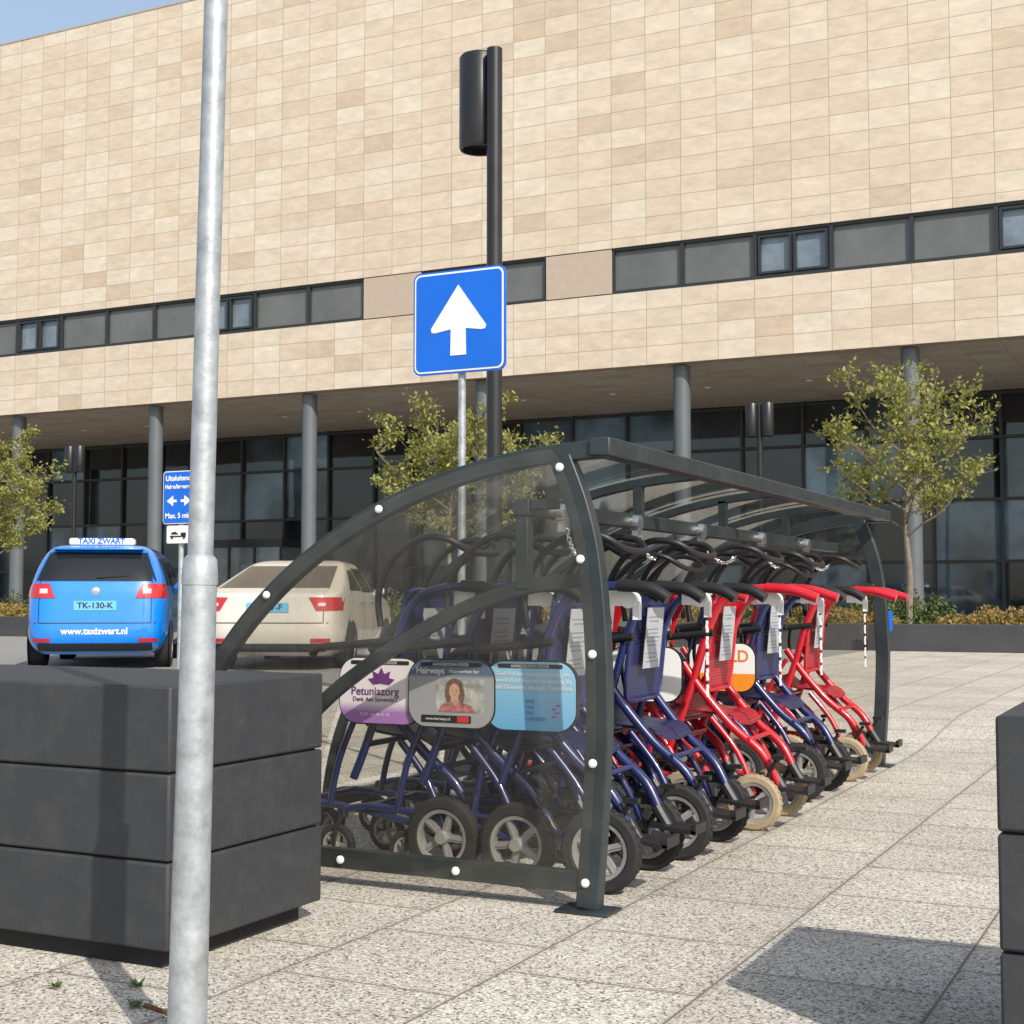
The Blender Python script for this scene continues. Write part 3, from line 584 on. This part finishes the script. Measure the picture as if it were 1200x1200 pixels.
# ------------------------------------------------------------------ wheelchairs
def wheelm(r,w,tm,spk=5):
    b=B(); b.lathe([(r*.66,-w*.35),(r*.74,-w*.5),(r*.92,-w*.48),(r,-w*.2),(r,w*.2),(r*.92,w*.48),(r*.74,w*.5),(r*.66,w*.35)],(0,0,0),axis=(0,1,0),seg=36,closed=True)
    for k in range(30):
        a=k*2*math.pi/30; b.box(math.cos(a)*r,0,math.sin(a)*r,.004,w*.5,.012*r/.15,0,Matrix.Rotation(-a,3,'Y'))
    ty=mesh(b,'tyre',[tm])
    b=B(); b.lathe([(r*.60,-w*.36),(r*.69,-w*.42),(r*.69,w*.42),(r*.60,w*.36)],(0,0,0),axis=(0,1,0),seg=36,closed=True)
    b.lathe([(0,-w*.62),(r*.15,-w*.62),(r*.18,-w*.45),(r*.18,w*.45),(r*.15,w*.62),(0,w*.62)],(0,0,0),axis=(0,1,0),seg=18)
    for k in range(spk):
        a=k*2*math.pi/spk+.3; b.box(math.cos(a)*r*.39,0,math.sin(a)*r*.39,r*.46,w*.42,r*.17,0,Matrix.Rotation(-a,3,'Y'))
        b.box(math.cos(a)*r*.39,0,math.sin(a)*r*.39,r*.48,w*.6,r*.05,0,Matrix.Rotation(-a,3,'Y'))
    rm=mesh(b,'rim',[M_rim]); return ty,rm
W={'b':wheelm(.158,.055,M_tyre),'r':wheelm(.132,.05,M_btyre),'c':wheelm(.085,.032,M_tyre,5)}
def mk(name,fn,mats,ang=35):
    b=B(); fn(b); return mesh(b,name,mats,ang=ang)
def f_frame(hx,R):
    def f(b):
        for s in(-1,1):
            y=.215*s
            b.tube(cat([(-.44,y,.36),(-.38,y,.50),(-.30,y,.72),(-.23,y,.95),(-.15,y,1.09),(.0,y,1.14),(.16,y,1.135),(hx,y,1.10)],5),R,10)
            b.tube(cat([(-.36,y,.78),(-.26,y*.97,.64),(-.12,y*.93,.48),(.02,y*.88,.36),(.10,y*.82,.21)],5),.0215,10)
            b.tube(cat([(.0,s*.235,.16),(-.10,s*.235,.19),(-.40,s*.2,.23),(-.70,s*.2,.25),(-.84,s*.2,.22)],4),.0145,8)
            b.tube(cat([(.0,s*.235,.17),(-.09,y,.36),(-.22,y,.52)],4),.015,8)
            b.tube(cat([(-.36,y,.72),(-.44,y*.97,.6),(-.52,y*.95,.42),(-.56,y*.95,.24)],3),.014,8)
        for x,z in((-.38,.5),(-.25,.9),(-.70,.25),(-.04,.42)): b.tube([(x,-.215,z),(x,.215,z)],.013,8)
    return f
def f_seat(b):
    n=12; top=[];bot=[]
    for i in range(n+1):
        k=i/n; x=-.43+.35*k; z=.575-.03*math.sin(k*2.2)+(-.05*(max(0,k-.75)/.25)**2)+.05*(max(0,.25-k)/.25)**2
        wd=.195-.03*(max(0,k-.85)/.15)**2
        top.append([(x,-wd+2*wd*j/8,z-.012*math.sin(math.pi*j/8)) for j in range(9)])
        bot.append([(x,-wd+2*wd*j/8,z-.012*math.sin(math.pi*j/8)-.012) for j in range(9)])
    rows=[t+bb[::-1] for t,bb in zip(top,bot)]
    b.grid(rows,0,True); m=len(rows[0]); o=len(b.v)
    b.f+=[tuple(o-m*(n+1)+k for k in range(m)),tuple(o-m+k for k in range(m))]; b.m+=[0,0]
def f_back(b):
    rows=[]
    for i in range(13):
        k=i/12; z=.645+.485*k; x=-.25+.05*k; w=(.20+.022*math.sin(k*1.8))*(1-.10*max(0,abs(k-.5)*2-.8)/.2)
        F=[(x-.02*math.sin(math.pi*j/8),-w+2*w*j/8,z) for j in range(9)]
        rows.append(F+[(p[0]-.008,p[1],p[2]) for p in F[::-1]])
    b.grid(rows,0,True); m=len(rows[0]); o=len(b.v)
    b.f+=[tuple(o-m*13+k for k in range(m)),tuple(o-m+k for k in range(m))]; b.m+=[0,0]
def f_backrim(b):
    pts=[]
    for k in range(33):
        a=2*math.pi*k/32; c,s=math.cos(a),math.sin(a); yy=.215*math.copysign(abs(c)**.3,c); q=.5+.5*math.copysign(abs(s)**.3,s)
        pts.append((-.25+.05*q-.002,yy,.645+.485*q))
    b.tube(pts,.010,6,caps=False)
RL=Matrix.Rotation(rad(5.9),3,'Y')
def f_label(b):
    b.box(-.207,.03,.92,.003,.20,.27,0,RL)
def f_ltxt(b):
    for i in range(12):
        if i in(3,9): continue
        p=Vector((-.207,0,.92))+RL@Vector((.0022,0,-.105+.018*i)); b.box(p.x,.03-.01*((i*7)%3),p.z,.001,.15-.02*((i*5)%3),.004,0,RL)
def f_hoop(n):
    def f(b):
        for r,zz,dx in((.0145,0,0),(.011,-.06,-.05))[:n]:
            L=[(-.33,.0,.98),(-.34,.0,1.12+zz*.5),(-.27,.0,1.26+zz),(-.14+dx*.5,.0,1.34+zz),(-.02+dx,.0,1.335+zz)]
            p=[(q[0],-.19,q[2]) for q in L]+[(.045+dx,-.13,1.29+zz),(.06+dx,0,1.28+zz),(.045+dx,.13,1.29+zz)]+[(q[0],.19,q[2]) for q in L[::-1]]
            b.tube(cat(p,5),r,8)
    return f
def f_arm(s):
    def f(b):
        y=.235*s; b.tube(cat([(-.20,y,.93),(-.34,y,.915),(-.50,y,.90),(-.60,y,.89),(-.635,y,.86)],4),[.017]*17,10); b.tube(cat([(-.44,y,.90),(-.45,y,.8),(-.42,y*.95,.66)],4),.011,6)
    return f
def f_foot(s):
    def f(b):
        y=.17*s; b.box(.16,y,.195,.19,.14,.016,0,Matrix.Rotation(rad(6),3,'Y')); b.tube([(.07,y,.27),(.12,y,.19)],.026,10); b.box(.245,y,.20,.02,.14,.035,0)
    return f
def f_fork(s):
    def f(b):
        y=.2*s; b.tube([(-.82,y,.24),(-.82,y,.2)],.02,10)
        for d in(-.026,.026): b.tube([(-.82,y+d*.5,.21),(-.84,y+d,.16),(-.85,y+d,.085)],.008,6)
    return f
def f_fender(s):
    def f(b):
        y=.25*s; b.box(-.01,y-.035*s,.165,.06,.03,.08); b.tube([(0,y-.05*s,.155),(0,y+.03*s,.155)],.012,8)
        b.tube(cat([(.02,y-.04*s,.18),(.06,y-.035*s,.26),(.10,y-.03*s,.33)],3),.011,6); b.box(.11,y-.03*s,.345,.06,.035,.018)
    return f
def f_grip(s,hx):
    def f(b): b.tube(cat([(.06,.215*s,1.146),(.18,.215*s,1.135),(hx+.015,.215*s,1.095)],3),.024,10)
    return f
def f_coin(b):
    b.box(.04,-.15,1.10,.075,.055,.065); b.lathe([(0,-.03),(.032,-.03),(.032,.03),(0,.03)],(.085,-.15,1.09),axis=(0,1,0),seg=14); b.box(.11,-.15,1.05,.025,.03,.07)
def f_strap(b):
    for i in range(20): b.box(.105+.002*(i%2),-.15,1.01-.017*i,.006,.020,.0165 if i%4 else .010,1 if i%4==0 else 0)
PX=-.27
def f_panel(b): b.prism(rrect(PX,.725,.386,.271,.083,10),-.292,-.272)
def f_pface(b): b.prism(rrect(PX,.725,.374,.259,.078,10),-.296,-.2925)
chairmesh={}
for c,(pm,bm_,sm_) in {'b':(M_cblue,M_pblue,M_sblue),'r':(M_cred,M_pred,M_sred)}.items():
    gm=M_black if c=='b' else M_cred; hx=.24 if c=='b' else .29
    chairmesh[c]=[('frame',mk('frame',f_frame(hx,.018 if c=='b' else .021),[pm],60)),('seat',mk('seat',f_seat,[sm_])),('backrest',mk('backrest',f_back,[bm_])),('backrest_rim',mk('backrest_rim',f_backrim,[pm])),
     ('information_label',mk('information_label',f_label,[M_label])),('label_print',mk('label_print',f_ltxt,[M_txt])),
     ('armrest',mk('armrest',f_arm(-1),[M_black],60)),('armrest',mk('armrest',f_arm(1),[M_black],60)),
     ('footrest',mk('footrest',f_foot(-1),[M_black])),('footrest',mk('footrest',f_foot(1),[M_black])),
     ('castor_fork',mk('castor_fork',f_fork(-1),[M_black])),('castor_fork',mk('castor_fork',f_fork(1),[M_black])),
     ('brake',mk('brake',f_fender(-1),[M_black])),('brake',mk('brake',f_fender(1),[M_black])),
     ('hand_grip',mk('hand_grip',f_grip(-1,hx),[gm],60)),('hand_grip',mk('hand_grip',f_grip(1,hx),[gm],60)),('coin_lock',mk('coin_lock',f_coin,[M_white]))]
hoops=[mk('push_handle',f_hoop(2),[M_black],60),mk('push_handle',f_hoop(1),[M_black],60)]
panelm=mk('advert_panel',f_panel,[M_black])
strapm=mk('strap',f_strap,[M_white,M_black])
pfm={}
def face(key,mt):
    pfm[key]=mk('panel_face',f_pface,[mt])
def panelmat(name,c1,c2,z0,z1):
    m,N,L,P=nt(name); tc=N.new('ShaderNodeTexCoord'); sp=N.new('ShaderNodeSeparateXYZ'); L.new(tc.outputs['Object'],sp.inputs[0])
    r=N.new('ShaderNodeMapRange'); L.new(sp.outputs['Z'],r.inputs['Value']); r.inputs['From Min'].default_value=z0; r.inputs['From Max'].default_value=z1
    mx=N.new('ShaderNodeMix'); mx.data_type='RGBA'; L.new(r.outputs[0],mx.inputs['Factor']); mx.inputs['A'].default_value=(*c1,1); mx.inputs['B'].default_value=(*c2,1); L.new(mx.outputs['Result'],P.inputs['Base Color']); P.inputs['Roughness'].default_value=.3; return m
face('lilac',panelmat('lilac_print',(.42,.20,.58),(.90,.86,.92),.64,.68)); face('photo',panelmat('grey_print_panel',(.36,.38,.41),(.10,.15,.25),.785,.80)); face('sky',panelmat('light_blue_print',(.14,.44,.76),(.32,.62,.86),.6,.85)); face('white',panelmat('white_orange_print',(.85,.28,.03),(.82,.82,.80),.69,.693)); face('plain',panelmat('white_print',(.8,.8,.78),(.82,.82,.80),.66,.663))
M_purple=mat('purple_print',(.16,.03,.22),.5); M_skin=mat('skin_print',(.58,.36,.27),.5,var=.25,vscale=45); M_hair=mat('hair_print',(.17,.09,.06),.6,var=.5,vscale=60); M_rp=mat('red_print',(.6,.02,.03),.5); M_bp=mat('blue_print',(.03,.18,.5),.5); M_op=mat('orange_print',(.8,.22,.02),.5); M_cloth=mat('cloth_print',(.45,.16,.17),.6,var=.6,vscale=40); M_mag=mat('magenta_print',(.45,.12,.40),.5)
def blob(cx,cz,rx,rz,n=24,w=0): return [(cx+rx*math.cos(a)*(1+w*math.sin(3*a)),cz+rz*math.sin(a)) for a in [k*2*math.pi/n for k in range(n)]]
for ri,(yc,c,xo) in enumerate(rows):
    for j in range(3):
        x=xo-.335*j; rnd=random.Random(ri*10+j)
        col='navy blue' if c=='b' else 'red'
        lab=(f'{col} transport wheelchair '+('at the end of its nested row' if j==0 else 'nested inside a row of wheelchairs'))
        if ri==0: lab=f'navy blue transport wheelchair with {["light blue","grey photo","lilac"][j]} advert panel'
        T=Thing('wheelchair',lab,'wheelchair',(x,yc+rnd.uniform(-.01,.01),0),rad(rnd.uniform(-2.5,2.5) if j==0 else rnd.uniform(-1,1)),group='wheelchairs nested under the shelter')
        for n_,me in chairmesh[c]: link(n_,me,T.o)
        if not(j==2 and ri>0): link('push_handle',hoops[0 if (j==0 and ri in(1,3)) else 1],T.o)
        if j==0 and ri>0: link('strap',strapm,T.o)
        for s in(-1,1):
            wk=c; r=.158 if c=='b' else .132
            t=link('wheel',W[wk][0],T.o); t.location=(0,.25*s,r); t.rotation_euler=(0,rnd.random()*6,0); link('rim',W[wk][1],t)
            t=link('castor_wheel',W['c'][0],T.o); t.location=(-.85,.2*s,.085); t.rotation_euler=(0,rnd.random()*6,0); link('rim',W['c'][1],t)
        key=['sky','photo','lilac'][j] if ri==0 else {2:'plain',3:'white'}.get(ri) if j==0 else None
        if not key: continue
        pan_o=link('advert_panel',panelm,T.o); link('panel_face',pfm[key],pan_o)
        if key=='white': pan_o.location=(-.14,0,-.01)
        if key=='plain': pan_o.location=(-.26,0,0)
        Y=-.2975
        if ri==0:
            b=B(); b.prism(rrect(PX,.838,.27,.016,.004),-.2975,-.2962); T.part('panel_header',b,M_blk,parent=pan_o)
            T.text('header_lettering','AANGEBODEN DOOR',.016,faceY(PX,-.2978,.838),M_swh,parent=pan_o,ext=.0003)
        if key=='lilac':
            lx=PX-.022
            T.text('panel_lettering','Petuniazorg',.047,faceY(lx,Y,.722),M_purple,parent=pan_o,ext=.0004,bold=.0006); T.text('panel_lettering','Denk Aan Samenzijn!',.024,faceY(lx,Y,.69),M_purple,parent=pan_o,ext=.0004,bold=.0003)
            T.text('panel_lettering','0118 - 64 06 51 03',.018,faceY(lx,Y,.63),M_swh,parent=pan_o,ext=.0004)
            b=B()
            for a in(-75,-40,0,40,75):
                A=rad(a); ux,uz=math.sin(A),math.cos(A); px,pz=uz,-ux; o0=(lx+.03,.755); L=.064
                b.prism([(o0[0],o0[1]),(o0[0]+ux*L*.55+px*.015,o0[1]+uz*L*.55+pz*.015),(o0[0]+ux*L,o0[1]+uz*L),(o0[0]+ux*L*.55-px*.015,o0[1]+uz*L*.55-pz*.015)],-.298-.0001*(a+80)/20,-.2962)
            T.part('lotus_emblem',b,M_purple,parent=pan_o)
        elif key=='photo':
            T.text('panel_lettering','Hairways',.034,faceY(PX-.09,Y,.812),M_swh,parent=pan_o,ext=.0004,bold=.0006); T.text('panel_lettering','Haarwerken bar',.020,faceY(PX+.06,Y,.812),M_swh,parent=pan_o,ext=.0004)
            cx=PX+.02
            b=B(); b.prism(rrect(cx+.02,.718,.21,.13,.004),-.2968,-.2962,5)
            b.prism(blob(cx-.002,.745,.037,.040,24,.10),-.2979,-.2969,0)
            b.prism(blob(cx-.030,.725,.014,.034,14,.05),-.2978,-.2969,0); b.prism(blob(cx+.028,.722,.014,.034,14,.05),-.2977,-.2969,0)
            b.prism([(cx-.014,.715),(cx+.014,.715),(cx+.018,.69),(cx-.018,.69)],-.2981,-.2969,1)
            b.prism(blob(cx-.003,.734,.023,.030),-.2987,-.2980,1)
            b.prism([(cx-.075,.655),(cx-.06,.68),(cx-.020,.696),(cx,.68),(cx+.02,.696),(cx+.07,.68),(cx+.09,.655)],-.2984,-.2970,2)
            for e_ in(-.011,.006): b.prism(blob(cx+e_,.739,.0035,.0016,12),-.2992,-.2988,0)
            b.prism(blob(cx-.003,.719,.006,.0015,12),-.2992,-.2988,6)
            b.prism(rrect(PX-.02,.626,.22,.028,.003),-.2982,-.2962,3); b.prism(rrect(PX+.055,.626,.05,.024,.003),-.2988,-.2983,6)
            T.part('portrait_print',b,[M_hair,M_skin,M_cloth,M_blk,M_swh,mat('photo_ground',(.42,.43,.42),.5,var=.55,vscale=26),M_rp],parent=pan_o)
            T.text('panel_lettering','www.hairways.nl',.016,faceY(PX-.055,-.2990,.626),M_swh,parent=pan_o,ext=.0003)
        elif key=='sky':
            for i_,tx in enumerate(('Geef ons een duwtje in de rug en','word klant! Haal de berekening bij','het Gemeente Medisch Ziekenhuis')): T.text('panel_lettering',tx,.0225,faceY(PX-.145,Y,.808-.026*i_),M_swh,parent=pan_o,align='LEFT',ext=.0004,bold=.0004)
            for i_,tx in enumerate(('HUIS','VAN','ONS','LUISTEREN')): T.text('panel_lettering',tx,.018,faceY(PX-.02,Y,.705-.022*i_),M_bp,parent=pan_o,align='LEFT',ext=.0004)
            b=B()
            for u,v in((0,0),(.014,.014),(.0,.028),(.016,.042)): b.prism(rrect(PX+.10+u,.65+v,.018,.008,.003,3),-.2975-.0001*v*100,-.2962)
            T.part('logo_emblem',b,M_mag,parent=pan_o)
        elif key=='white':
            T.text('panel_lettering','GOLD',.09,faceY(PX+.03,Y,.785),M_op,parent=pan_o,ext=.0004,bold=.001)
# ------------------------------------------------------------------ light, world, camera
sv=Vector((.626,-.47,.6225)).normalized(); el=math.asin(sv.z); az=math.atan2(sv.x,sv.y)
w=bpy.data.worlds.new('World'); bpy.context.scene.world=w; w.use_nodes=True; N=w.node_tree.nodes; L=w.node_tree.links
sk=N.new('ShaderNodeTexSky'); sk.sky_type='NISHITA'; sk.sun_disc=False; sk.sun_elevation=el; sk.sun_rotation=az; sk.air_density=1; sk.dust_density=2; sk.ozone_density=1
hz=N.new('ShaderNodeMix'); hz.data_type='RGBA'; hz.blend_type='ADD'; hz.inputs['Factor'].default_value=1; L.new(sk.outputs[0],hz.inputs['A']); hz.inputs['B'].default_value=(1.4,1.5,1.55,1)
bg=N['Background']; L.new(hz.outputs['Result'],bg.inputs[0]); bg.inputs[1].default_value=.14
sl=bpy.data.lights.new('sun','SUN'); sl.energy=4.8; sl.angle=rad(.5); sl.color=(1,.945,.86); so=link('sun',sl); so.rotation_euler=sv.to_track_quat('Z','Y').to_euler(); so.location=(5,-5,12)
cam=bpy.data.cameras.new('camera'); co=link('camera',cam); co.location=(0,0,1.1); th=math.atan(100/1650)
d=Vector((-.4446*math.cos(th),.8957*math.cos(th),math.sin(th))); co.rotation_euler=d.to_track_quat('-Z','Y').to_euler()
cam.sensor_width=36; cam.lens=49.5; cam.clip_end=2000; cam.clip_start=.05; bpy.context.scene.camera=co
s=bpy.context.scene; s.view_settings.view_transform='Standard'; s.view_settings.look='None'; s.view_settings.exposure=0
